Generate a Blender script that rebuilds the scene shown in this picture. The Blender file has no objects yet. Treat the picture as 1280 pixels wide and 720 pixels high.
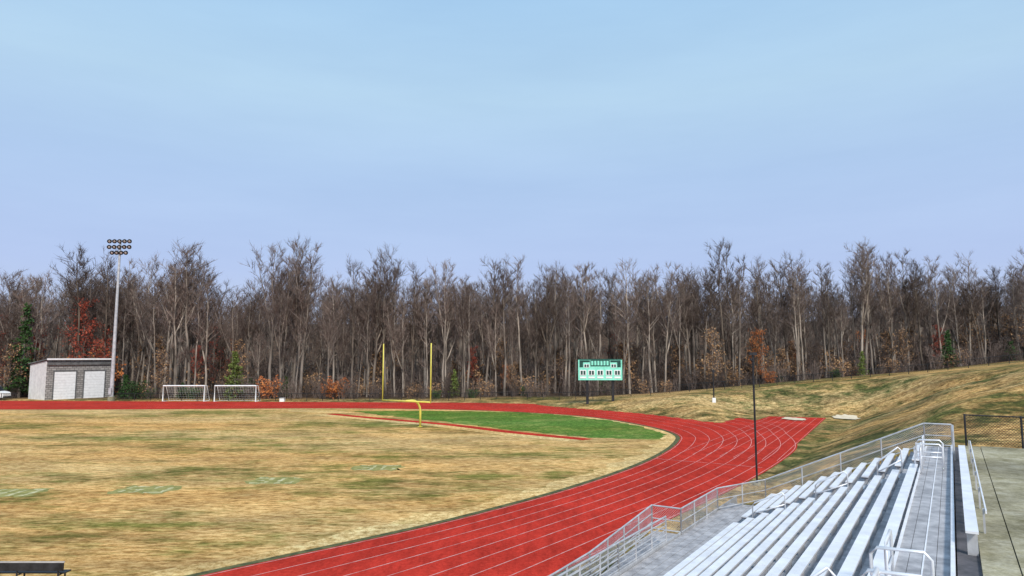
import bpy, math, random
from mathutils import Vector, Matrix
random.seed(7)
scn=bpy.context.scene
TH=math.radians(32.7); SU,CU=math.sin(TH),math.cos(TH)
def S(s,d,z=0.0): return Vector((s*SU-d*CU, s*CU+d*SU, z))
def toS(x,y): return (x*SU+y*CU, -x*CU+y*SU)
def lerp(a,b,t): return a+(b-a)*t
def sst(a,b,x):
    t=max(0,min(1,(x-a)/(b-a))); return t*t*(3-2*t)
def interp(tab,x):
    if x<=tab[0][0]: return tab[0][1]
    for (a,b),(c,e) in zip(tab,tab[1:]):
        if x<=c: return lerp(b,e,(x-a)/(c-a))
    return tab[-1][1]
CAPD=[(-40,8.2),(-10,7.2),(3,5.5),(20,3.9),(48.5,1.0),(60,0.3),(80,0.25)]
def tz(x,y):
    s,d=toS(x,y)
    a=max(0,10.3-d)
    ec=max(0,math.hypot(s-46,d-58)-50.5)
    er=math.hypot(max(0,s-99.5),max(0,d-24))
    e=min(ec,er)
    fx=sst(-20,18,x)
    zf=a*0.40*sst(38,46,s)+0.21*e*fx + 0.3*sst(126,131,y)*(1-fx)
    k=sst(1,5,zf)
    zf+=(0.32*math.sin(x*.21+y*.13)+0.2*math.sin(x*.53-y*.31)+.10*math.sin(x*1.3+y*.9)+.08*math.sin(x*.9-y*1.7))*k
    cap=interp(CAPD,d)
    if s<75: cap=min(cap,lerp(3.6,7.4,sst(46,78,s)))
    z=min(zf,cap) if zf<cap-1 else cap-1*math.exp(-(zf-cap+1)) if zf<cap+4 else cap-1*math.exp(-5)
    if s<46:
        zb=max(0,min(3.55,(8.2-d)*0.40-0.25)) if d<8.2 else 0
        z=lerp(zb,z,sst(38.5,46,s))
    z+=0.055*max(0,y-142)-0.055*max(0,y-250)
    z+=16*sst(198,290,y)
    return z

# ---------------------------------------------------------------- materials
def newmat(name):
    m=bpy.data.materials.new(name); m.use_nodes=True
    nt=m.node_tree; b=nt.nodes['Principled BSDF']
    return m,nt,b
def N(nt,t,**k):
    n=nt.nodes.new(t)
    for a,v in k.items(): setattr(n,a,v)
    return n
def noise(nt,vec,scale,detail=6,rough=.6,stretch=None):
    if stretch:
        mp=N(nt,'ShaderNodeMapping'); mp.inputs['Scale'].default_value=stretch
        nt.links.new(vec,mp.inputs['Vector']); vec=mp.outputs[0]
    n=N(nt,'ShaderNodeTexNoise'); n.inputs['Scale'].default_value=scale
    n.inputs['Detail'].default_value=detail; n.inputs['Roughness'].default_value=rough
    nt.links.new(vec,n.inputs['Vector']); return n.outputs['Fac']
def ramp(nt,fac,stops):
    r=N(nt,'ShaderNodeValToRGB'); e=r.color_ramp.elements
    while len(e)<len(stops): e.new(.5)
    for el,(p,c) in zip(e,stops):
        el.position=p; el.color=(c[0],c[1],c[2],1) if hasattr(c,'__len__') else (c,c,c,1)
    nt.links.new(fac,r.inputs[0]); return r.outputs[0]
def mix(nt,fac,a,b,mode='MIX'):
    m=N(nt,'ShaderNodeMix',data_type='RGBA',blend_type=mode)
    if isinstance(fac,(int,float)): m.inputs[0].default_value=fac
    else: nt.links.new(fac,m.inputs[0])
    for i,c in ((6,a),(7,b)):
        if hasattr(c,'is_output'): nt.links.new(c,m.inputs[i])
        else: m.inputs[i].default_value=(c[0],c[1],c[2],1)
    return m.outputs[2]
def coord(nt,k='Object'): return N(nt,'ShaderNodeTexCoord').outputs[k]
def bump(nt,b,h,st,dist=.05):
    n=N(nt,'ShaderNodeBump'); n.inputs['Strength'].default_value=st; n.inputs['Distance'].default_value=dist
    nt.links.new(h,n.inputs['Height']); nt.links.new(n.outputs[0],b.inputs['Normal'])
def simple(name,c1,c2,scale=3,rough=.6,metal=0,bmp=0,stretch=None,rnd=0,spec=.3):
    m,nt,b=newmat(name); v=coord(nt)
    f=noise(nt,v,scale,6 if not rnd else 2,.65,stretch)
    c=ramp(nt,f,[(.35,c1),(.65,c2)])
    if rnd:
        oi=N(nt,'ShaderNodeObjectInfo')
        r=ramp(nt,oi.outputs['Random'],[(0,[1-rnd,1-rnd*1.1,1-rnd*1.2]),(.5,[1,.97,.95]),(1,[1+rnd,1+rnd*.9,1+rnd*.75])])
        c=mix(nt,1,c,r,'MULTIPLY')
    nt.links.new(c,b.inputs['Base Color'])
    b.inputs['Roughness'].default_value=rough; b.inputs['Metallic'].default_value=metal
    b.inputs['Specular IOR Level'].default_value=spec
    if bmp: bump(nt,b,f,bmp)
    return m

def grass(name,tans,greens,gpos,gscale=.05,stretch=(1,1,1),dark=.42,shade=(.74,1.1)):
    m,nt,b=newmat(name); v=coord(nt)
    f1=noise(nt,v,2.2,9,.82,stretch); f2=noise(nt,v,gscale,7,.62,stretch); f3=noise(nt,v,.45,8,.7,stretch)
    c=ramp(nt,f1,[(.36,[x*dark for x in tans[0]]),(.46,tans[0]),(.55,tans[1]),(.66,[min(.9,x*1.35) for x in tans[1]])])
    g=ramp(nt,f1,[(.37,[x*.45 for x in greens[0]]),(.5,greens[0]),(.64,greens[1])])
    comb=mix(nt,.5,f2,f3)
    k=ramp(nt,comb,[(gpos[0],0),(gpos[1],1)])
    c=mix(nt,k,c,g)
    f4=noise(nt,v,.12,7,.75,(1,2.2,1))
    c=mix(nt,1,c,ramp(nt,f4,[(.38,shade[0]),(.58,shade[1])]),'MULTIPLY')
    f5=noise(nt,v,.035,4,.6,(.6,1.6,1))
    c=mix(nt,1,c,ramp(nt,f5,[(.38,(1.06,.92,.78)),(.6,(1.0,1.03,1.08))]),'MULTIPLY')
    nt.links.new(c,b.inputs['Base Color']); b.inputs['Roughness'].default_value=.95
    b.inputs['Specular IOR Level'].default_value=.1
    bump(nt,b,f1,.9,.08)
    return m
TAN=((.48,.28,.09),(.78,.52,.22))
M_field=grass('dormant_field_grass',TAN,((.18,.17,.035),(.40,.34,.10)),(.48,.575),.055,(.6,1.5,1),.36,(.64,1.10))
M_straw=grass('straw_margin',((.55,.36,.13),(.82,.60,.28)),((.28,.26,.06),(.45,.40,.12)),(.55,.68),.15,(1,1,1),.45)
M_green=grass('green_grass',((.20,.24,.05),(.33,.36,.10)),((.09,.18,.025),(.20,.34,.06)),(.38,.50),.14,(1,1,1),.42,(.8,1.08))
def ground_mat():
    m=grass('hillside_grass',((.38,.23,.08),(.70,.47,.20)),((.085,.095,.025),(.25,.24,.07)),(.455,.565),.06,(1,1,1),.32,(.5,1.12))
    nt=m.node_tree; b=nt.nodes['Principled BSDF']; old=b.inputs['Base Color'].links[0].from_socket
    v=coord(nt); sep=N(nt,'ShaderNodeSeparateXYZ'); nt.links.new(v,sep.inputs[0])
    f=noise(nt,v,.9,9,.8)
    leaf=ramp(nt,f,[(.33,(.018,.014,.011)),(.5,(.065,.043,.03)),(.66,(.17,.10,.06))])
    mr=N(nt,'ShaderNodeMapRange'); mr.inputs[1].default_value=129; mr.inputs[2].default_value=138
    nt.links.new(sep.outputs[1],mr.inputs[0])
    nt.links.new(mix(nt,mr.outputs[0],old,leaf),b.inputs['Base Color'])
    return m
M_ground=ground_mat()
def track_mat():
    m,nt,b=newmat('red_rubber_track'); v=coord(nt)
    f=noise(nt,v,6,9,.85); g=noise(nt,v,.15,5,.6); h=noise(nt,v,.8,6,.7,(2.5,.6,1))
    c=ramp(nt,f,[(.3,(.34,.020,.013)),(.7,(.70,.062,.038))])
    c=mix(nt,1,c,ramp(nt,g,[(.3,.75),(.7,1.12)]),'MULTIPLY')
    c=mix(nt,1,c,ramp(nt,h,[(.35,.76),(.6,1.06)]),'MULTIPLY')
    nt.links.new(c,b.inputs['Base Color']); b.inputs['Roughness'].default_value=.95
    b.inputs['Specular IOR Level'].default_value=.04
    bump(nt,b,f,.3,.02); return m
M_track=track_mat()
M_line=simple('lane_paint',(.52,.15,.13),(.76,.46,.42),1.5,.8)
M_edge=simple('track_kerb_grime',(.035,.045,.015),(.15,.14,.05),2,.9)
M_sand=simple('sand',(.62,.50,.34),(.78,.66,.48),2,.9)
M_bark=simple('bark',(.10,.085,.072),(.40,.345,.295),.7,.9,0,0,(1,1,.25),.5)
M_twig=simple('twigs',(.095,.073,.064),(.20,.155,.135),1,.9,0,0,None,.45)
M_alu=simple('aluminium_seat',(.74,.73,.74),(.93,.92,.93),1.5,.42,.15,0,(1,1,1),0,.5)
M_deck=simple('aluminium_deck',(.27,.26,.265),(.52,.50,.50),2.2,.6,.1,.1,None,0,.3)
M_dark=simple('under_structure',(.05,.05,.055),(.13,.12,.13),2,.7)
M_galv=simple('galvanised_pipe',(.42,.42,.43),(.64,.64,.65),2,.45,.35)
M_pipe=simple('bright_handrail',(.74,.75,.77),(.88,.88,.9),2,.35,.3)
M_black=simple('black_steel',(.012,.012,.014),(.035,.035,.04),3,.5)
M_yel=simple('yellow_paint',(.66,.55,.08),(.80,.70,.16),2,.5)
M_white=simple('white_paint',(.76,.76,.76),(.90,.90,.90),2,.5)
M_mint=simple('mint_panel',(.20,.68,.50),(.32,.82,.66),3,.5)
M_board=simple('scoreboard_dark',(.01,.05,.04),(.02,.09,.07),3,.4)
M_roof=simple('shed_roof_metal',(.09,.09,.09),(.18,.18,.18),2,.6)
M_shedw=simple('shed_side_wall',(.60,.59,.57),(.76,.75,.72),1.2,.8,0,.1)
def block_mat():
    m,nt,b=newmat('shed_block_wall'); v=coord(nt)
    mp=N(nt,'ShaderNodeMapping'); mp.inputs['Rotation'].default_value=(math.pi/2,0,0); nt.links.new(v,mp.inputs[0])
    br=N(nt,'ShaderNodeTexBrick'); nt.links.new(mp.outputs[0],br.inputs[0]); br.inputs['Scale'].default_value=1
    br.inputs['Brick Width'].default_value=.8; br.inputs['Row Height'].default_value=.4
    br.inputs['Mortar Size'].default_value=.04
    br.inputs['Color1'].default_value=(.24,.225,.21,1); br.inputs['Color2'].default_value=(.38,.36,.34,1); br.inputs['Mortar'].default_value=(.11,.10,.10,1)
    nt.links.new(br.outputs[0],b.inputs['Base Color']); b.inputs['Roughness'].default_value=.9; return m
M_block=block_mat()
def conc_mat():
    m,nt,b=newmat('weathered_concrete'); v=coord(nt)
    f=noise(nt,v,1.2,9,.75); g=noise(nt,v,.25,6,.6); h=noise(nt,v,12,4,.7)
    c=ramp(nt,f,[(.3,(.19,.17,.085)),(.5,(.38,.34,.225)),(.7,(.54,.50,.38))])
    c=mix(nt,1,c,ramp(nt,g,[(.35,.6),(.6,1.08)]),'MULTIPLY')
    c=mix(nt,1,c,ramp(nt,h,[(.3,.7),(.7,1.15)]),'MULTIPLY')
    nt.links.new(c,b.inputs['Base Color']); b.inputs['Roughness'].default_value=.95; b.inputs['Specular IOR Level'].default_value=.1
    bump(nt,b,f,.3,.02); return m
M_conc=conc_mat()
M_glass=simple('dark_glass',(.02,.025,.03),(.04,.05,.06),1,.1)
M_tyre=simple('tyre',(.015,.015,.015),(.03,.03,.03),2,.9)
M_paintgr=simple('faded_field_paint',(.36,.33,.13),(.66,.60,.36),2.5,.9)
M_patch=simple('green_field_patch',(.17,.17,.04),(.40,.35,.12),1.8,.95)
def leafm(n,a,b): return simple(n,a,b,1.5,.8,0,0,None,.25)
M_ever=leafm('evergreen_foliage',(.018,.055,.016),(.06,.13,.03))
M_ygreen=leafm('olive_foliage',(.08,.12,.025),(.19,.24,.06))
M_red=leafm('red_leaves',(.24,.035,.025),(.48,.11,.06))
M_orange=leafm('orange_leaves',(.38,.10,.03),(.62,.25,.08))
M_tanleaf=leafm('tan_leaves',(.28,.15,.07),(.46,.29,.15))

# ---------------------------------------------------------------- mesh builder
class B:
    def __init__(s): s.v=[];s.f=[];s.m=[];s.mats=[]
    def mi(s,m):
        if m not in s.mats: s.mats.append(m)
        return s.mats.index(m)
    def face(s,pts,m):
        n=len(s.v); s.v+= [tuple(p) for p in pts]; s.f.append(tuple(range(n,n+len(pts)))); s.m.append(s.mi(m))
    def hexa(s,p,m):
        n=len(s.v); s.v+=[tuple(q) for q in p]; k=s.mi(m)
        for q in ((0,3,2,1),(4,5,6,7),(0,1,5,4),(1,2,6,5),(2,3,7,6),(3,0,4,7)):
            s.f.append(tuple(n+i for i in q)); s.m.append(k)
    def box(s,x0,x1,y0,y1,z0,z1,m):
        s.hexa([(x0,y0,z0),(x1,y0,z0),(x1,y1,z0),(x0,y1,z0),(x0,y0,z1),(x1,y0,z1),(x1,y1,z1),(x0,y1,z1)],m)
    def boxS(s,s0,s1,d0,d1,z0,z1,m):
        s.hexa([S(s0,d1,z0),S(s0,d0,z0),S(s1,d0,z0),S(s1,d1,z0),S(s0,d1,z1),S(s0,d0,z1),S(s1,d0,z1),S(s1,d1,z1)],m)
    def tube(s,pts,r,m,n=8,cap=True):
        pts=[Vector(p) for p in pts]; k=s.mi(m); base=len(s.v)
        rs=r if isinstance(r,(list,tuple)) else [r]*len(pts)
        for i,p in enumerate(pts):
            a=pts[max(0,i-1)]; b=pts[min(len(pts)-1,i+1)]; t=(b-a).normalized()
            ref=Vector((0,0,1)) if abs(t.z)<.95 else Vector((1,0,0))
            u=t.cross(ref).normalized(); w=t.cross(u)
            for j in range(n):
                an=2*math.pi*j/n; s.v.append(tuple(p+(u*math.cos(an)+w*math.sin(an))*rs[i]))
        for i in range(len(pts)-1):
            for j in range(n):
                a=base+i*n+j; b=base+i*n+(j+1)%n
                s.f.append((a,b,b+n,a+n)); s.m.append(k)
        if cap:
            s.f.append(tuple(base+j for j in range(n))[::-1]); s.m.append(k)
            e=base+(len(pts)-1)*n; s.f.append(tuple(e+j for j in range(n))); s.m.append(k)
    def spike(s,a,b,r,m):
        t=(b-a); ref=Vector((0,0,1)) if abs(t.z)<.9*t.length else Vector((1,0,0))
        u=t.cross(ref).normalized()*r; w=t.cross(u).normalized()*r; n=len(s.v); k=s.mi(m)
        s.v+=[tuple(a+u),tuple(a-u*.5+w*.87),tuple(a-u*.5-w*.87),tuple(b)]
        s.f+=[(n,n+1,n+3),(n+1,n+2,n+3),(n+2,n,n+3)]; s.m+=[k]*3
    def mesh(s,name,smooth=False):
        me=bpy.data.meshes.new(name); me.from_pydata(s.v,[],s.f)
        for m in s.mats: me.materials.append(m)
        me.polygons.foreach_set('material_index',s.m)
        if smooth: me.polygons.foreach_set('use_smooth',[True]*len(s.f))
        me.update(); return me
    def obj(s,name,smooth=False,parent=None):
        o=bpy.data.objects.new(name,s.mesh(name,smooth)); scn.collection.objects.link(o)
        if parent: o.parent=parent
        return o
def empty(name):
    o=bpy.data.objects.new(name,None); scn.collection.objects.link(o); return o
def catmull(pts,n=8):
    P=[Vector(p) for p in pts]; out=[]
    for i in range(len(P)-1):
        p0=P[max(0,i-1)];p1=P[i];p2=P[i+1];p3=P[min(len(P)-1,i+2)]
        for j in range(n):
            t=j/n; out.append(.5*((2*p1)+(p2-p0)*t+(2*p0-5*p1+4*p2-p3)*t*t+(3*p1-p0-3*p2+p3)*t**3))
    out.append(P[-1]); return out

# ---------------------------------------------------------------- terrain
def axis(segs):
    o=[]
    for a,b,st in segs:
        n=max(1,round((b-a)/st)); o+=[a+(b-a)*i/n for i in range(n)]
    o.append(segs[-1][1]); return o
xs=axis([(-900,-200,70),(-200,-20,6),(-20,120,1.2),(120,200,5),(200,900,70)])
ys=axis([(-120,-10,12),(-10,140,1.2),(140,430,8),(430,1500,110)])
b=B(); W=len(xs)
b.v=[(x,y,tz(x,y)) for y in ys for x in xs]
b.f=[(j*W+i,j*W+i+1,(j+1)*W+i+1,(j+1)*W+i) for j in range(len(ys)-1) for i in range(W-1)]
b.m=[0]*len(b.f); b.mats=[M_ground]; b.obj('ground',True)

# ---------------------------------------------------------------- track
inner=[S(-20,27.6),S(5,25.6),S(15,23.7),S(25,21.4),S(32,20.4),S(38,19.9),S(47,19.8),
 (12.6,57.6,0),(15.6,65,0),(17.0,71,0),(16.2,78.5,0),(12.4,88.9,0),(6.7,96.2,0),(-4.8,103.3,0),(-17.3,106.4,0),(-29.9,107.3,0),(-42,106.6,0),(-59.7,105.2,0),(-77.9,104.9,0),(-97,104.9,0),(-125,104.9,0)]
outer=[S(-20,13.2),S(5,13),S(15,12.9),S(25,12.6),S(32,12.2),S(38,11.8),S(47,11.4),S(57,11.4),S(66,12),
 (28.5,71,0),(31.0,83,0),(27.6,98.9,0),(19.4,110,0),(-2.8,119.2,0),(-22.6,121.3,0),(-38.4,122.4,0),(-53.1,123.4,0),(-75.3,124.5,0),(-99.4,125.7,0),(-120,125.7,0),(-150,125.7,0)]
IN=catmull(inner); OUT=catmull(outer)
def strip(bb,A,C,z,m):
    for i in range(len(A)-1):
        bb.face([(A[i].x,A[i].y,z),(C[i].x,C[i].y,z),(C[i+1].x,C[i+1].y,z),(A[i+1].x,A[i+1].y,z)],m)
b=B(); strip(b,IN,OUT,.024,M_track)
ch=[S(52,11.4),S(98.5,14.2),S(97,21),S(62,21.5),S(55,20.5)]
b.face([(p.x,p.y,.019) for p in ch],M_track)
b.obj('running_track')
b=B()
for k in range(9):
    t=lerp(.015,.985,k/8)
    C=[IN[i].lerp(OUT[i],t) for i in range(len(IN))]
    A=[];D=[]
    for i in range(len(C)):
        dr=(OUT[i]-IN[i]).normalized()*.024
        A.append(C[i]-dr);D.append(C[i]+dr)
    strip(b,A,D,.032,M_line)
for k in range(8):
    a=S(56,11.7+k*1.1); e=S(97.5 if k<7 else 95,14.3+k*.9); w=S(0,.020)
    strip(b,[a-w,e-w],[a+w,e+w],.040,M_line)
for s0 in (52,88):
    a=S(s0,11.9 if s0<80 else 14);e=S(s0+.0,19.9); w=S(.035,0)
    strip(b,[a-w,e-w],[a+w,e+w],.047,M_line)
b.obj('lane_markings')
b=B()
def off(k): return [IN[i]+(IN[i]-OUT[i]).normalized()*k for i in range(len(IN))]
A=off(.45)
strip(b,A,[p+(OUT[i]-p).normalized()*.45*(.7+.6*random.random()) for i,p in enumerate(A)],.015,M_edge)
b.obj('track_edge_drain')
b=B(); A2=[IN[i]+(IN[i]-OUT[i]).normalized()*(1.8+random.uniform(-.5,.5)) for i in range(len(IN))]
strip(b,A2,off(.44),.010,M_straw); b.obj('straw_grass_margin')
b=B(); b.face([(p.x,p.y,.006) for p in A]+[(-125,30,.006),(-60,-20,.006)],M_field); b.obj('sports_field')
def dens(poly,step=.7,j=.35):
    out=[]
    for i in range(len(poly)):
        a=Vector(poly[i]+(0,));c=Vector(poly[(i+1)%len(poly)]+(0,)); n=max(1,int((c-a).length/step))
        for k in range(n):
            p=a.lerp(c,k/n); out.append(Vector((p.x+random.uniform(-j,j),p.y+random.uniform(-j,j),0)))
    return out
gp=[(-23.6,101.8),(-14,102.6),(-4.7,101.8),(2,99.2),(6.6,95.4),(12,87.8),(15,79),(15.9,71.5),(14.3,67.2),(7.6,68.8),(0,76),(-7.8,84.8),(-19,96.2)]
b=B(); b.face([(p.x,p.y,.013) for p in dens(gp)],M_green); b.obj('green_end_grass')
rw=[(-25.6,97.0),(-18,90.3),(-7.6,81.8),(0,73.6),(7.4,67.1)]
R=catmull([(x,y,0) for x,y in rw],5)
b=B(); strip(b,[p-Vector((.6,.5,0)) for p in R],[p+Vector((.6,.5,0)) for p in R],.019,M_track); b.obj('jump_runway')
b=B(); strip(b,[p-Vector((2.0,1.6,0)) for p in R],[p-Vector((.61,.51,0)) for p in R],.017,M_straw)
b.face([(-33,101.5,.0165),(-27,98.5,.0165),(-21,97.6,.0165),(-26,102.6,.0165),(-34,104.5,.0165)],M_straw); b.obj('straw_runway_margin')
for (x,y,a,c) in ((36.2,88.5,1.3,1.1),(43.5,89.8,1.6,1.0)):
    b=B(); pts=[]
    for i in range(22):
        an=i/22*2*math.pi; px=x+a*math.cos(an)*random.uniform(.8,1.15); py=y+c*2*math.sin(an)*random.uniform(.8,1.15)
        pts.append((px,py,max(tz(px,py)+.10,.06)))
    b.face(pts,M_sand); b.obj('sand_pit')
def number(cx,cy,txt):
    b=B()
    pp=dens([(cx-1.7,cy-1.2),(cx+1.7,cy-1.2),(cx+1.7,cy+1.2),(cx-1.7,cy+1.2)],.35,.3)
    b.face([(p.x,p.y,.0095) for p in pp],M_patch)
    for k,chh in enumerate(txt):
        ox=(k-.5)*1.6
        def bar(x0,x1,y0,y1):
            n=3
            for q in range(n):
                if random.random()<.2: continue
                if abs(x1-x0)>abs(y1-y0): u0,u1,w0,w1=lerp(x0,x1,q/n),lerp(x0,x1,(q+.92)/n),y0,y1
                else: u0,u1,w0,w1=x0,x1,lerp(y0,y1,q/n),lerp(y0,y1,(q+.92)/n)
                b.face([(cx+px+ox+random.uniform(-.08,.08),cy+py+random.uniform(-.08,.08),.0135) for (px,py) in ((u0,w0),(u1,w0),(u1,w1),(u0,w1))],M_paintgr)
        bar(-.55,.55,.78,1.0)
        bar(-.55,.55,-1.0,-.78)
        if chh in '0645': bar(-.55,-.33,-.75,.75)
        bar(.33,.55,-.75,.75)
        if chh in '2345': bar(-.27,.27,-.1,.12)
    b.obj('yard_number')
number(-22.1,42.2,'40'); number(-15.4,45.2,'30'); number(-9.7,50.4,'20'); number(-29.6,41.3,'50')

# ---------------------------------------------------------------- goal post
b=B(); mid=Vector((-11.9,77.2,0)); v=S(0,1)
L=mid+v*3.55; Rr=mid-v*3.55; z0=3.05
base=mid+S(2.5,0)
b.tube([L+Vector((0,0,z0)),Rr+Vector((0,0,z0))],.085,M_yel)
for e in (L,Rr): b.tube([e+Vector((0,0,z0-.1)),e+Vector((0,0,9.5))],.065,M_yel)
pts=[base]
for i in range(9):
    an=i/8*math.pi/2
    pts.append(base+Vector((0,0,1.65))+Vector((0,0,1.4*math.sin(an)))-S(1,0)*(1.4*(1-math.cos(an))))
pts.append(mid+Vector((0,0,z0)))
b.tube(pts,.13,M_yel,10)
b.tube([base,base+Vector((0,0,.05))],.3,M_yel,12)
b.obj('football_goal_post',True)

# ---------------------------------------------------------------- soccer goals
def soccer(xc,y,w=7.6,h=2.9):
    b=B(); z=tz(xc,y); x0=xc-w/2;x1=xc+w/2
    b.tube([(x0,y,z),(x0,y,z+h),(x1,y,z+h),(x1,y,z)],.13,M_white)
    for x in (x0,x1):
        b.tube([(x,y,z+h),(x,y+1.0,z+h),(x,y+2.4,z+.05),(x,y,z+.05)],.07,M_white)
    b.tube([(x0,y+2.4,z+.05),(x1,y+2.4,z+.05)],.07,M_white)
    n=16
    for i in range(1,n):
        x=lerp(x0,x1,i/n); b.tube([(x,y,z+h),(x,y+1,z+h),(x,y+2.4,z+.05)],.010,M_white,3,False)
    for i in range(1,7):
        t=i/7; b.tube([(x0,y+1+1.4*t,z+h*(1-t)),(x1,y+1+1.4*t,z+h*(1-t))],.010,M_white,3,False)
    return b.obj('soccer_goal')
soccer(-60.5,126.6); soccer(-51,126.6)

# ---------------------------------------------------------------- scoreboard
b=B(); y=110; x0,x1=10.7,17.6; zb,zt=4.3,7.65
g=tz(14,110)
for x in (12.1,16.2): b.box(x-.2,x+.2,y+.16,y+.5,g-1,zt-.3,M_black)
b.box(x0,x1,y-.12,y+.12,zb,zt,M_mint)
b.box(x0-.08,x1+.08,y-.16,y-.08,zt-.12,zt+.02,M_board); b.box(x0-.08,x1+.08,y-.16,y-.08,zb-.02,zb+.1,M_mint)
b.box(x0-.08,x0+.06,y-.16,y-.08,zb+.103,zt-.123,M_mint); b.box(x1-.06,x1+.08,y-.16,y-.08,zb+.103,zt-.123,M_mint)
cx=(x0+x1)/2
def pan(a,c,e,f,m,dy=0): b.box(min(a,c),max(a,c),y-.17-dy,y-.125,e,f,m)
pan(cx-1.55,cx+1.55,zt-1.15,zt-.16,M_board)
for i in range(6): pan(cx-1.42+i*.49,cx-1.10+i*.49,zt-1.0,zt-.3,M_mint,.02)
for sx in (-1,1):
    pan(cx+sx*1.65,cx+sx*3.3,zt-.5,zt-.2,M_board)
    pan(cx+sx*2.75,cx+sx*3.3,zt-1.3,zt-.503,M_board)
    pan(cx+sx*1.75,cx+sx*2.6,zt-1.35,zt-.8,M_white)
    for i in range(2):
        pan(cx+sx*(1.83+i*.4),cx+sx*(2.12+i*.4),zt-1.28,zt-.87,M_board,.02)
for xx in (-2.75,-1.4,0,1.4,2.75):
    pan(cx+xx-.5,cx+xx+.5,zb+.75,zb+1.6,M_white)
    pan(cx+xx-.38,cx+xx-.06,zb+.85,zb+1.48,M_board,.02); pan(cx+xx+.06,cx+xx+.38,zb+.85,zb+1.48,M_board,.02)
    pan(cx+xx-.5,cx+xx+.5,zb+.28,zb+.55,M_white)
b.obj('scoreboard')

# ---------------------------------------------------------------- stadium light
b=B(); x,y=-74.6,128; z=tz(x,y); top=30.0
b.tube([(x,y,z-.2),(x,y,z+8),(x,y,top)],[.38,.32,.18],M_galv,12)
b.tube([(x,y,z-.2),(x,y,z+.8)],.6,M_conc,12)
for k,zz in enumerate((30.0,28.9,27.8)):
    hw=2.1 if k<2 else 1.5
    b.box(x-hw,x+hw,y-.12,y-.02,zz-.08,zz+.08,M_galv)
    n=5 if k<2 else 4
    for i in range(n):
        lx=x-hw+.2+(2*hw-.4)*i/(n-1)
        p=Vector((lx,y-.15,zz+.05)); dr=Vector((.25,-.8,-.55)).normalized()
        b.tube([p+dr*-.05,p+dr*.2,p+dr*.5],[.14,.36,.42],M_black,10)
        b.tube([p+dr*.505,p+dr*.53],[.20,.18],M_galv,10)
b.box(x-.25,x+.25,y-.6,y-.35,z+1.2,z+2.4,M_galv)
b.obj('stadium_light_pole')

# ---------------------------------------------------------------- shed, square to the field
sh=empty('storage_shed'); FW,FD,HT=11.7,6.8,7.55
sh.location=(-88.0,129.6,tz(-84,132)-.1); sh.rotation_euler=(0,0,math.radians(90-32.7))
b=B()
b.hexa([(0,0,-.5),(FW,0,-.5),(FW,FD,-.5),(0,FD,-.5),(0,0,HT),(FW,0,HT),(FW,FD,HT-.8),(0,FD,HT-.8)],M_block)
b.obj('walls',parent=sh)
b=B(); b.hexa([(-.06,.15,-.4),(-.003,.15,-.4),(-.003,FD,-.4),(-.06,FD,-.4),(-.06,.15,HT-.1),(-.003,.15,HT-.1),(-.003,FD,HT-.88),(-.06,FD,HT-.88)],M_shedw)
b.obj('side_cladding',parent=sh)
b=B(); b.hexa([(-.35,-.6,HT+.11),(FW+.35,-.6,HT+.11),(FW+.35,FD+.3,HT-.80),(-.35,FD+.3,HT-.80),(-.35,-.6,HT+.33),(FW+.35,-.6,HT+.33),(FW+.35,FD+.3,HT-.58),(-.35,FD+.3,HT-.58)],M_roof)
b.box(-.38,FW+.38,-.68,-.603,HT+.05,HT+.36,M_white)
b.obj('roof',parent=sh)
b=B()
b.box(.003,FW-.003,-.3,-.003,HT-.9,HT-.3,M_roof)
for a in (1.3,6.7):
    for k in range(10):
        b.box(a,a+3.8,-.10,-.053,.05+k*.53,.05+k*.53+.49,M_white)
    b.box(a,a+3.8,-.05,-.003,-.3,5.35,M_shedw)
    b.box(a-.2,a-.003,-.14,-.003,-.3,5.4,M_roof); b.box(a+3.803,a+4.0,-.14,-.003,-.3,5.4,M_roof); b.box(a-.2,a+4.0,-.14,-.003,5.403,5.6,M_roof)
b.obj('roller_doors',parent=sh)

# ---------------------------------------------------------------- vehicle (left edge)
b=B(); vx,vy=-101.1,130.4; vz=tz(vx,vy)
prof=[(0,.45),(0,1.2),(.25,1.45),(1.2,1.65),(2.0,2.55),(4.6,2.6),(5.1,1.6),(5.3,1.3),(5.3,.45)]
Lp=[(vx+5.3-p[0],vy-1,vz+p[1]) for p in prof]; Rp=[(vx+5.3-p[0],vy+1,vz+p[1]) for p in prof]
b.face(Lp,M_white); b.face(Rp[::-1],M_white)
for i in range(len(prof)):
    j=(i+1)%len(prof); b.face([Lp[i],Rp[i],Rp[j],Lp[j]],M_white if i!=3 else M_glass)
b.face([(vx+5.3-a,vy-1.01,vz+c) for a,c in ((1.55,1.7),(2.1,2.4),(3.2,2.42),(3.2,1.7))],M_glass)
b.face([(vx+5.3-a,vy-1.01,vz+c) for a,c in ((3.3,1.7),(3.3,2.42),(4.4,2.42),(4.8,1.7))],M_glass)
for wx in (1.1,4.2):
    b.tube([(vx+5.3-wx,vy-1.05,vz+.42),(vx+5.3-wx,vy-.75,vz+.42)],.42,M_tyre,16)
    b.tube([(vx+5.3-wx,vy-1.07,vz+.42),(vx+5.3-wx,vy-1.051,vz+.42)],.22,M_galv,12)
b.box(vx+5.3,vx+5.42,vy-1,vy+1,vz+.45,vz+.7,M_black)
b.obj('white_van')

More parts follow.
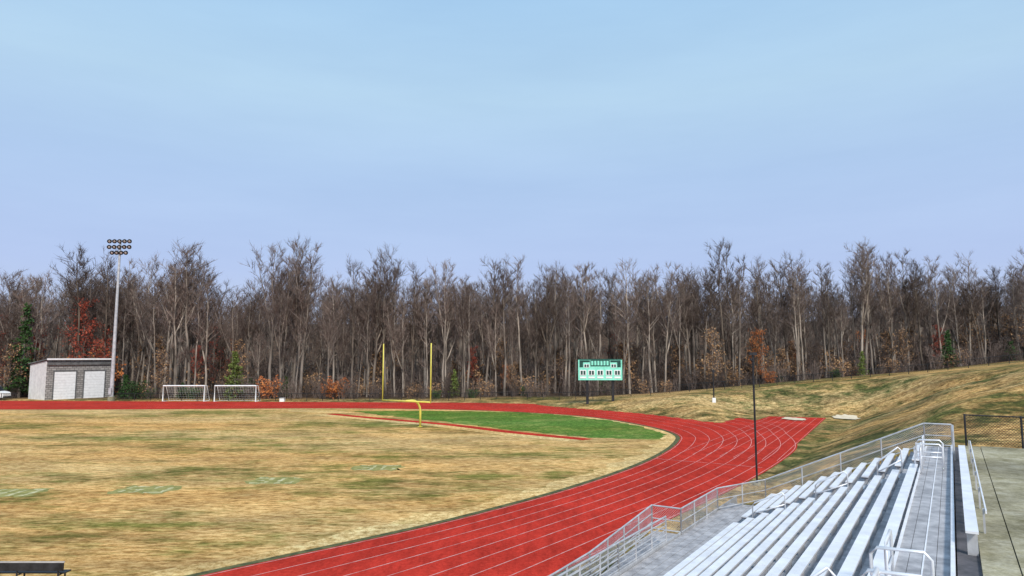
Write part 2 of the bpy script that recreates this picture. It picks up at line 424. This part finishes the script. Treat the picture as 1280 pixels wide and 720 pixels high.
# ---------------------------------------------------------------- player bench bottom left
b=B(); by=24.75
b.box(-21,-15.75,by-.02,by+.02,.52,.80,M_black); b.box(-21.02,-15.73,by-.025,by+.025,.803,.84,M_galv)
b.box(-21,-15.75,by+.10,by+.45,.40,.44,M_black)
for x in (-20.6,-19,-17.4,-15.95):
    b.tube([(x,by+.02,0),(x,by+.04,.78)],.03,M_black); b.tube([(x,by+.42,0),(x,by+.42,.40)],.03,M_black)
    b.tube([(x,by+.04,.36),(x,by+.42,.36)],.025,M_black)
b.obj('player_bench')

# ---------------------------------------------------------------- poles
b=B(); x,y=15.35,43.6; z=tz(x,y)
b.tube([(x,y,z-.2),(x,y,8.1)],.065,M_black,8)
b.box(x-.22,x+.24,y-.14,y+.14,8.1,8.28,M_black); b.tube([(x,y,7.7),(x-.2,y-.1,7.85)],.06,M_black)
b.tube([(x,y,z-.1),(x,y,z+.15)],.22,M_conc,10)
b.obj('lamp_post')
b=B(); x,y=29.8,101.5; z=tz(x,y); b.tube([(x,y,z-.2),(x,y,z+4.6)],.10,M_black); b.box(x-.25,x+.25,y-.12,y+.12,z,z+.7,M_white); b.box(x-.2,x+.2,y-.1,y+.1,z+4.4,z+4.8,M_black); b.obj('utility_post')
b=B(); x,y=-42.4,127; z=tz(x,y); b.box(x-.4,x+.4,y-.4,y+.4,z,z+.6,M_white); b.box(x-.45,x+.45,y-.45,y+.45,z+.603,z+.68,M_galv); b.obj('equipment_box')

# ---------------------------------------------------------------- fences
def link(b,p,q,zp,zq,h,sp,r,m):
    L=(q-p).length; n=int((L+h)/sp)
    def P(t,k): return Vector((lerp(p.x,q.x,t/L),lerp(p.y,q.y,t/L),lerp(zp,zq,t/L)+k))
    for i in range(n):
        a=i*sp-h
        t0=max(0,a);t1=min(L,a+h)
        if t1>t0:
            for fl in (0,1):
                k0=t0-a;k1=t1-a
                if fl:k0=h-k0;k1=h-k1
                b.tube([P(t0,k0+.05),P(t1,k1+.05)],r,m,3,False)
b=B()
path=[(-150,128.6),(-92.5,128.6)],[(-73.5,128.6),(0,127.5),(14,119),(30,116),(47,114),(68,112),(86,109),(120,100),(160,92)]
for pl in path:
    for (ax,ay),(cx_,cy_) in zip(pl,pl[1:]):
        L=math.hypot(cx_-ax,cy_-ay); n=max(1,round(L/3))
        for i in range(n):
            p=Vector((lerp(ax,cx_,i/n),lerp(ay,cy_,i/n),0)); q=Vector((lerp(ax,cx_,(i+1)/n),lerp(ay,cy_,(i+1)/n),0))
            zp,zq=tz(p.x,p.y),tz(q.x,q.y)
            b.tube([(p.x,p.y,zp-.1),(p.x,p.y,zp+1.4)],.055,M_black,5)
            b.tube([(p.x,p.y,zp+1.35),(q.x,q.y,zq+1.35)],.04,M_black,4,False)
            link(b,p,q,zp,zq,1.25,.3,.011,M_black)
b.obj('perimeter_fence')
b=B()
for i in range(8):
    d0=-.4-i*2.2
    p=S(39.9,d0);q=S(39.9,d0-2.2)
    b.tube([p+Vector((0,0,3.5)),p+Vector((0,0,5.25))],.045,M_black)
    b.tube([p+Vector((0,0,5.2)),q+Vector((0,0,5.2))],.03,M_black)
    link(b,p,q,3.75,3.75,1.4,.13,.007,M_black)
b.obj('chain_link_fence')

# ---------------------------------------------------------------- concrete apron
b=B()
for i in range(12):
    for j in range(6):
        s1=39.5-i*4; s0=s1-3.96; d1=-.95-j*3; d0=d1-2.96
        b.boxS(s0,s1,d0,d1,3.3,3.80+random.uniform(-.006,.006),M_conc)
    b.boxS(39.5-i*4-3.96,39.5-i*4,-.93,-.30,3.3,3.78,M_conc)
b.boxS(-10,39.4,-19,.12,3.2,3.70,M_dark)
b.obj('concrete_pavement')

# ---------------------------------------------------------------- bleachers
bl=empty('bleachers')
ROWS=12; D0=1.25; RUN=.61; TOPZ=3.8; RISE=.275; SE=37.9
aisles=[(12.2,13.5),(30.4,31.7)]
def spans(a,c):
    out=[];x=a
    for (u0,u1) in aisles:
        out.append((x,u0)); x=u1
    out.append((x,c)); return out
seat=B(); deck=B(); fr=B()
for r in range(ROWS):
    d=D0+r*RUN; zt=TOPZ-RISE*(r+1)
    for a in (0,.30):
        deck.boxS(-3,SE,d+a+.01,d+a+.29,zt-.04,zt,M_deck)
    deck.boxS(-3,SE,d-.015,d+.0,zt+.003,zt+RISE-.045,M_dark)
    for (a,c) in spans(-3,SE-.15):
        x=a
        while x<c-.05:
            e=min(c,x+5.5); w_=random.uniform(-.004,.004)
            seat.boxS(x+.008,e-.008,d+.02,d+.27,zt+.40+w_,zt+.445+w_,M_alu)
            seat.boxS(x+.008,e-.008,d+.255,d+.27,zt+.355,zt+.394,M_alu); x=e
        k=a+.3
        while k<c:
            fr.boxS(k,k+.06,d+.06,d+.22,zt+.002,zt+.392,M_galv); k+=1.8
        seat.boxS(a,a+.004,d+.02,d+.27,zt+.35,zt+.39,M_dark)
    for (a,c) in aisles:
        deck.boxS(a+.05,c-.05,d+.02,d+.32,zt+.003,zt+.14,M_galv)
        deck.boxS(a+.05,c-.05,d+.28,d+.325,zt+.142,zt+.15,M_alu)
seat.obj('seat_planks',parent=bl)
zf=TOPZ-RISE*ROWS; DF=D0+ROWS*RUN
for k in range(4):
    deck.boxS(-3,SE,.24+k*.245,.235+.24+k*.245,TOPZ-.04,TOPZ,M_deck)
    deck.boxS(-3,SE-1.5,DF+.01+k*.36,DF+.36+k*.36-.01,zf-.04,zf,M_deck)
deck.boxS(-3,SE,.15,.225,TOPZ-.25,TOPZ+.16,M_alu)
deck.boxS(-3,SE,.69,.72,TOPZ+.003,TOPZ+.012,M_alu)
deck.boxS(-3,SE,1.17,1.235,TOPZ+.003,TOPZ+.03,M_alu)
deck.boxS(-3,SE,DF+1.46,DF+1.5,-.1,zf+.1,M_galv)
deck.boxS(SE,SE+.03,.15,1.2,2.4,TOPZ+.05,M_galv)
deck.obj('walkway_deck',parent=bl)
s=-2.5
while s<SE:
    for r in range(0,ROWS,2):
        d=D0+r*RUN; fr.boxS(s,s+.08,d,d+.08,tz(*S(s,d)[:2])-.1,TOPZ-RISE*(r+1)-.05,M_galv)
    s+=1.8
fr.obj('frame',parent=bl)
rl=B()
def V(s,d,z): return S(s,d,z)
def rail(pts,h=1.07,step=1.8,mesh=True,mat=M_galv,rr=.034,mids=1,ms=.1):
    for (a,c) in zip(pts,pts[1:]):
        A_=Vector(a);C_=Vector(c); L=(C_-A_).length; n=max(1,round(L/step))
        rl.tube([V(a[0],a[1],a[2]+h),V(c[0],c[1],c[2]+h)],rr,mat)
        rl.tube([V(a[0],a[1],a[2]+.1),V(c[0],c[1],c[2]+.1)],rr*.8,mat)
        for m in range(mids): rl.tube([V(a[0],a[1],a[2]+h*(m+1)/(mids+1)),V(c[0],c[1],c[2]+h*(m+1)/(mids+1))],rr*.7,mat)
        for i in range(n+1):
            p=A_.lerp(C_,i/n); rl.tube([V(p.x,p.y,p.z-.3),V(p.x,p.y,p.z+h)],rr,mat)
        if mesh:
            link(rl,S(a[0],a[1]),S(c[0],c[1]),a[2]+.05,c[2]+.05,h-.12,ms,.0045,mat)
rail([(SE+.1,.15,TOPZ),(SE+.1,1.25,TOPZ)]); rail([(SE+.1,1.25,TOPZ),(SE+.1,DF,zf)])
rail([(SE+.1,DF,zf),(34.3,DF+1.45,zf),(28.9,DF+1.45,zf)])
rail([(28.9,DF+1.45,zf),(28.9,DF+2.75,zf)])
rail([(28.9,DF+2.75,zf),(22.5,DF+2.6,0.02),(17,DF+2.4,0.02),(8,DF+2.3,.02)],mids=2)
rail([(27.2,DF+1.5,zf),(22.5,DF+1.5,zf),(5,DF+1.5,zf)],mesh=False,mids=5,step=1.5)
rail([(SE-.3,.1,TOPZ),(SE-3.5,.1,TOPZ)],mesh=True)
q=[S(28.9,DF+1.55,zf-.05),S(28.9,DF+2.7,zf-.05),S(22.5,DF+2.55,0.0),S(22.5,DF+1.55,0.0)]
rl.hexa([q[3]-Vector((0,0,.1)),q[2]-Vector((0,0,.1)),q[1]-Vector((0,0,.1)),q[0]-Vector((0,0,.1)),q[3]+Vector((0,0,.05)),q[2]+Vector((0,0,.05)),q[1]+Vector((0,0,.05)),q[0]+Vector((0,0,.05))],M_deck)
rl.obj('guard_rails',parent=bl)
hr=B()
def loop(s,dA,zA,dB,zB,h=.95,r=.03):
    sg=1 if dB>dA else -1
    pts=[V(s,dA,zA),V(s,dA,zA+h-.12),V(s,dA+.1*sg,zA+h),V(s,dB-.1*sg,zB+h),V(s,dB,zB+h-.12),V(s,dB,zB)]
    hr.tube(pts,r,M_pipe)
    hr.tube([V(s,dA,zA+h*.5),V(s,dB,zB+h*.5)],r*.85,M_pipe)
for (a,c) in aisles:
    m=(a+c)/2
    for (r0,r1) in ((0.8,2.2),(4,6.0),(8,10.2)):
        da=D0+r0*RUN+.1;db=D0+r1*RUN+.1
        loop(m,da,TOPZ-RISE*(int(r0)+1),db,TOPZ-RISE*(int(r1)+1))
    for sx in (a-.1,c+.1):
        loop(sx,.45,TOPZ,1.35,TOPZ-.02)
    for (u,w) in ((a-1.3,a-.1),(c+.1,c+1.3)):
        hr.tube([V(u,1.12,TOPZ),V(u,1.12,TOPZ+.9),V(u+.1,1.12,TOPZ+1),V(w-.1,1.12,TOPZ+1),V(w,1.12,TOPZ+.9),V(w,1.12,TOPZ)],.03,M_pipe)
        hr.tube([V(u,1.12,TOPZ+.5),V(w,1.12,TOPZ+.5)],.026,M_pipe)
hr.obj('aisle_handrails',True,bl)
b=B()
b.boxS(18,35,-.30,-.06,TOPZ+.42,TOPZ+.47,M_alu)
b.boxS(20,36,-.52,-.49,TOPZ+.50,TOPZ+.58,M_alu)
k=18.3
while k<35:
    b.boxS(k,k+.07,-.28,-.08,TOPZ-.1,TOPZ+.418,M_galv); b.boxS(k+2,k+2.05,-.485,-.44,TOPZ-.1,TOPZ+.56,M_galv); k+=3.2
b.obj('bench')

# ---------------------------------------------------------------- trees
def leafq(b,c,s,R,m):
    u=Vector((R.uniform(-1,1),R.uniform(-1,1),R.uniform(-1,1))).normalized(); w=u.cross(Vector((R.uniform(-1,1),R.uniform(-1,1),R.uniform(-1,1)))).normalized()
    b.face([c+u*s,c+w*s*.7,c-u*s,c-w*s*.7],m)
def bare_tree(seed,H=26,crown=.38,spread=.2,nl=26,leaf=None,nleaf=0,forks=0):
    R=random.Random(seed); b=B()
    n=10
    def stem(o,H2,r0,lean,t0):
        tp=[];w=Vector((0,0,0))
        for i in range(n+1):
            t=i/n; w=w+Vector((R.uniform(-.2,.2),R.uniform(-.2,.2),0))*(.4+t)*(H2/26)
            tp.append(o+Vector((0,0,H2*t*.97))+lean*H2*(t**.8)+w)
        tr=[r0*(1.2 if i==0 and t0==0 else 1)*(1-.93*(i/n)**.9)+.014 for i in range(n+1)]
        b.tube(tp,tr,M_bark,7,False); return tp,tr
    tp,tr=stem(Vector((0,0,-.2)),H,.0092*H,Vector((R.uniform(-.05,.05),R.uniform(-.05,.05),0)),0)
    jobs=[(tp,tr,crown,nl,H)]
    for f in range(forks):
        tf=R.uniform(.3,.6); i=int(tf*n); an=R.uniform(0,6.28); H2=H*(1-tf)*R.uniform(.8,1.0)
        t2,r2=stem(tp[i],H2,tr[i]*.75,Vector((math.cos(an),math.sin(an),0))*R.uniform(.2,.38),tf)
        jobs.append((t2,r2,.25,int(nl*.5),H*.8))
    for tp,tr,cr,nn,HH in jobs:
        az=R.uniform(0,6)
        for k in range(nn):
            t=cr+(.97-cr)*((k+R.random())/nn)
            if R.random()<.08: t=R.uniform(.2,cr+.01)
            f=t*n; i=min(n-1,int(f)); p=tp[i].lerp(tp[i+1],f-i); rr=lerp(tr[i],tr[i+1],f-i)
            az+=2.4+R.uniform(-.5,.5)
            rel=(t-cr)/(1-cr)
            L=HH*spread*(1.05-.66*max(0,rel))*R.uniform(.55,1.3)
            if rel<0: L*=.4
            el=math.radians(R.uniform(28,64))
            dd=Vector((math.cos(az)*math.cos(el),math.sin(az)*math.cos(el),math.sin(el)))
            pts=[p]; q=p.copy()
            for i in range(4):
                dd=(dd+Vector((R.uniform(-.28,.28),R.uniform(-.28,.28),R.uniform(-.05,.25)))).normalized()
                q=q+dd*L/4; pts.append(q.copy())
            r1=max(.035,rr*.55)
            b.tube(pts,[r1,r1*.75,r1*.52,r1*.34,.014],M_bark if k%2 else M_twig,4,False)
            for j in range(6):
                u=R.uniform(.2,1)*4; i=min(3,int(u)); a=pts[i].lerp(pts[i+1],u-i)
                d2=(dd+Vector((R.uniform(-1,1),R.uniform(-1,1),R.uniform(-.3,.8)))).normalized()
                L2=L*R.uniform(.25,.5); m1=a+d2*L2*.5; d3=(d2+Vector((R.uniform(-.4,.4),R.uniform(-.4,.4),R.uniform(0,.4)))).normalized()
                e=m1+d3*L2*.5
                b.tube([a,m1,e],[.035,.026,.013],M_twig,3,False)
                for x in range(6):
                    s0=a.lerp(m1,R.random()) if x<2 else m1.lerp(e,R.random())
                    d4=(d3+Vector((R.uniform(-1,1),R.uniform(-1,1),R.uniform(-.4,.9)))).normalized()
                    e4=s0+d4*R.uniform(.5,1.5)
                    b.spike(s0,e4,.022,M_twig)
                    if leaf:
                        for y in range(nleaf):
                            c=s0.lerp(e4,R.random())+Vector((R.uniform(-.25,.25),R.uniform(-.25,.25),R.uniform(-.25,.25)))
                            leafq(b,c,R.uniform(.08,.2),R,leaf)
    return b.mesh('tree_mesh')
def shrub(seed,H=3.2,wd=2.2,stems=16,leaf=None,nl=0):
    R=random.Random(seed); b=B()
    for k in range(stems):
        an=R.uniform(0,6.28); o=Vector((R.uniform(-.5,.5)*wd*.6,R.uniform(-.5,.5)*wd*.6,-.1))
        top=o+Vector((math.cos(an)*wd*R.uniform(.1,.5),math.sin(an)*wd*R.uniform(.1,.5),H*R.uniform(.5,1)))
        m1=o.lerp(top,.5)+Vector((R.uniform(-.2,.2),R.uniform(-.2,.2),.1))
        b.tube([o,m1,top],[.035,.025,.01],M_twig,3,False)
        for j in range(12):
            s0=(o.lerp(m1,R.uniform(.3,1)) if R.random()<.4 else m1.lerp(top,R.random()))
            e=s0+Vector((R.uniform(-1,1),R.uniform(-1,1),R.uniform(-.2,1))).normalized()*R.uniform(.4,1.0)
            b.spike(s0,e,.02,M_twig)
            for x in range(nl):
                leafq(b,s0.lerp(e,R.random())+Vector((R.uniform(-.15,.15),R.uniform(-.15,.15),R.uniform(-.15,.15))),R.uniform(.06,.15),R,leaf)
    return b.mesh('shrub_mesh')
def conifer(seed,H=12,wd=2.4,m=M_ever,loose=1):
    R=random.Random(seed); b=B(); b.tube([(0,0,-.2),(0,0,H*.6),(0,0,H)],[.2,.12,.02],M_bark,7,False)
    z=H*.1
    while z<H*.98:
        L0=wd*(1-z/H)**.8*R.uniform(.7,1.15)
        for k in range(6):
            an=R.uniform(0,6.28); L=L0*R.uniform(.35,1.2)+.15
            e=Vector((math.cos(an)*L,math.sin(an)*L,z-L*.15+R.uniform(-.3,.4))); o=Vector((0,0,z))
            b.spike(o,e,.04,M_twig)
            for j in range(int(6+L*8)):
                c=o.lerp(e,R.uniform(.15,1))+Vector((R.uniform(-.3,.3),R.uniform(-.3,.3),R.uniform(-.25,.15)))
                leafq(b,c,R.uniform(.1,.24),R,m)
        z+=R.uniform(.25,.5)*H/12*loose
    return b.mesh('conifer_mesh')
trees=[bare_tree(i,26,random.Random(i).uniform(.42,.62),random.Random(i*3).uniform(.15,.23),random.Random(i*7).randint(21,27),forks=i%3) for i in range(12)]
wide=[bare_tree(100+i,26,.36,.27,25,forks=2) for i in range(4)]
brown=[bare_tree(200,10,.2,.28,20,M_tanleaf,1),bare_tree(202,9,.25,.25,16,M_tanleaf,1)]
rt=bare_tree(300,20,.22,.24,22,M_red,1); rt2=bare_tree(305,17,.2,.24,22,M_red,3); ot=bare_tree(301,12,.15,.33,18,M_orange,2)
shr=[shrub(i,3.4,2.6) for i in range(3)]+[shrub(9,3,2.6,14,M_tanleaf,2)]
os=shrub(50,3.6,3.8,26,M_orange,5); es=shrub(51,3,3.6,24,M_ever,6)
PROF=[(-60,325),(0,330),(25,328),(60,311),(130,313),(160,320),(200,306),(240,306),(262,338),(320,338),(345,298),(385,298),(400,324),(440,322),(475,313),(520,320),(600,318),(640,315),(700,312),(740,318),(800,322),(845,320),(870,312),(900,306),(925,291),(950,294),(965,332),(980,312),(1010,305),(1040,318),(1070,304),(1110,312),(1150,312),(1200,318),(1250,320),(1280,310),(1340,312)]
fo=empty('tree_line')
def inst(me,x,y,sc,sz=None,parent=fo,name='tree',R=random):
    if -97.5<x<-76 and y<147: y+=10
    o=bpy.data.objects.new(name,me); scn.collection.objects.link(o)
    o.location=(x,y,tz(x,y)-.1); o.rotation_euler=(R.uniform(-.03,.03),R.uniform(-.03,.03),R.uniform(0,6.28)); o.scale=(sc,sc,sz or sc)
    if parent: o.parent=parent
    return o
R=random.Random(5)
def top_h(x,y):
    yt=interp(PROF,640+850*x/y); return 8+(446-yt)*(140/850.)-tz(x,138)
X=-118
while X<122:
    Y=138+R.uniform(-2,5); h=top_h(X,Y)*R.uniform(.84,1.03)
    s=h/26; inst(R.choice(trees+wide),X,Y,s*R.uniform(.85,1.1),s,R=R); X+=R.uniform(2.0,7.0)
for r in range(12):
    Y=139+r*5.2; st=4.2 if r<4 else 5.6
    X=-.84*Y
    while X<.86*Y:
        x=X+R.uniform(-2.2,2.2); y=Y+R.uniform(-2.5,2.5); X+=st
        px=640+850*x/y; h=top_h(x,y)
        f=R.uniform(.58,.94)
        if 255<px<335: f*=.92
        if r>5: f*=.95
        s=h*f/26; inst(R.choice(trees),x,y,s*R.uniform(.8,1.1),s,R=R)
for r in range(2):
    Y=226+r*20; X=-.84*Y
    while X<.86*Y:
        inst(R.choice(wide),X+R.uniform(-3,3),Y+R.uniform(-6,6),R.uniform(.5,.7),name='tree',R=R); X+=8
for r in range(6):
    Y=134.5+r*5; X=-.84*Y
    while X<.86*Y:
        x=X+R.uniform(-1.5,1.5); y=Y+R.uniform(-1.5,1.5); X+=2.5 if r<3 else 3.8
        if -97.5<x<-72 and y<147: continue
        sc=R.uniform(.6,1.5)*(1 if r<2 else 1.7)
        inst(shr[3] if R.random()<.2 else R.choice(shr[:3]),x,y,sc,name='brush',R=R)
        if r>0:
            k=R.random(); left=x<-30
            if k<.15: inst(R.choice(trees),x,y,R.uniform(.3,.55),name='sapling',R=R)
            elif k<.25: inst(R.choice(brown),x,y,R.uniform(.6,1.2),name='sapling',R=R)
            elif k<.34 and (left or R.random()<.35): inst(R.choice((rt,rt2,ot)),x,y,R.uniform(.4,.8),name='sapling',R=R)
            elif k<.37: inst(es,x,y,R.uniform(.6,1.3),name='brush',R=R)
def at_px(px,Y): return (px-640)/850*Y*1.0
def spec(me,name,px,Y,sc,sz=None): return inst(me,at_px(px,Y),Y,sc,sz,None,name)
c1=conifer(1,loose=1.25); c2=conifer(2,8,2.4,M_ygreen,1.3); c3=conifer(3,8,2.8,loose=1.2)
spec(c1,'conifer_tree',30,137,1.4,1.6)
spec(c1,'conifer_tree',14,141,.8,1.0)
spec(c2,'pine_tree',297,134.5,1.15,1.15)
spec(c3,'conifer_tree',1183,136,.75,.95)
spec(c3,'conifer_tree',162,133.5,.8,.6); spec(c3,'conifer_tree',360,135,.6,.55); spec(c3,'conifer_tree',232,134,.6,.4)
spec(c2,'pine_tree',568,135,.6,.7); spec(c3,'conifer_tree',1262,137,.7,.5); spec(c2,'pine_tree',1075,133,.5,.6)
spec(rt2,'red_leaf_tree',70,137,1.15); spec(rt2,'red_leaf_tree',133,148,.85); spec(rt,'red_leaf_tree',5,139,.8); spec(rt,'red_leaf_tree',95,147,1.0); spec(rt2,'red_leaf_tree',52,146,.8)
spec(brown[0],'beech_tree',205,135,.9); spec(brown[0],'beech_tree',890,131,1.1); spec(brown[0],'beech_tree',12,135,1.0);spec(brown[0],'beech_tree',1130,134,.8);spec(brown[0],'beech_tree',640,136,.6)
spec(ot,'orange_leaf_tree',942,133,.85)
for px,s,yy in ((338,1.25,133.5),(424,1.2,133.5),(25,1.2,134),(92,2.4,138),(415,.9,134),(960,.7,132)): spec(os,'autumn_shrub',px,yy,s)
for px,s in ((172,1.2),(190,.7),(245,.8),(545,.6),(590,.6),(30,1.0),(1040,.6)): spec(es,'evergreen_shrub',px,133.2,s)

# ---------------------------------------------------------------- sky & sun
w=bpy.data.worlds.new('World'); scn.world=w; w.use_nodes=True; nt=w.node_tree
bg=nt.nodes['Background']; sk=N(nt,'ShaderNodeTexSky',sky_type='NISHITA'); sk.sun_disc=False
EL=math.radians(42); AZ=math.radians(165)
sk.sun_elevation=EL; sk.sun_rotation=AZ
sk.air_density=1; sk.dust_density=2
g=coord(nt,'Generated'); sep=N(nt,'ShaderNodeSeparateXYZ'); nt.links.new(g,sep.inputs[0])
c=ramp(nt,sep.outputs[2],[(0,(.56,.63,.82)),(.12,(.45,.56,.85)),(.25,(.44,.60,.86)),(.36,(.47,.67,.87)),(.50,(.38,.61,.87)),(1,(.30,.5,.8))])
cl=noise(nt,g,1.6,8,.6,(1,1,6))
c=mix(nt,1,c,ramp(nt,cl,[(.3,(.94,.95,.965)),(.7,(1.06,1.05,1.03))]),'MULTIPLY')
vm=N(nt,'ShaderNodeVectorMath',operation='SCALE'); vm.inputs['Scale'].default_value=10.7
nt.links.new(c,vm.inputs[0])
c=mix(nt,.88,sk.outputs[0],vm.outputs[0])
nt.links.new(c,bg.inputs[0]); bg.inputs[1].default_value=.1
sd=bpy.data.lights.new('sun','SUN'); sd.energy=3.5; sd.angle=math.radians(9); sd.color=(1,.95,.87)
so=bpy.data.objects.new('sun',sd); scn.collection.objects.link(so)
dirv=Vector((math.sin(AZ)*math.cos(EL),math.cos(AZ)*math.cos(EL),math.sin(EL)))
so.rotation_euler=dirv.to_track_quat('Z','Y').to_euler()

cam=bpy.data.cameras.new('camera'); co=bpy.data.objects.new('camera',cam); scn.collection.objects.link(co)
co.location=(0,0,8); co.rotation_euler=(math.radians(90+5.78),0,0)
cam.sensor_width=36; cam.lens=850/1280*36; cam.clip_start=.1; cam.clip_end=4000
scn.camera=co
scn.view_settings.view_transform='Standard'; scn.view_settings.look='None'; scn.view_settings.exposure=0
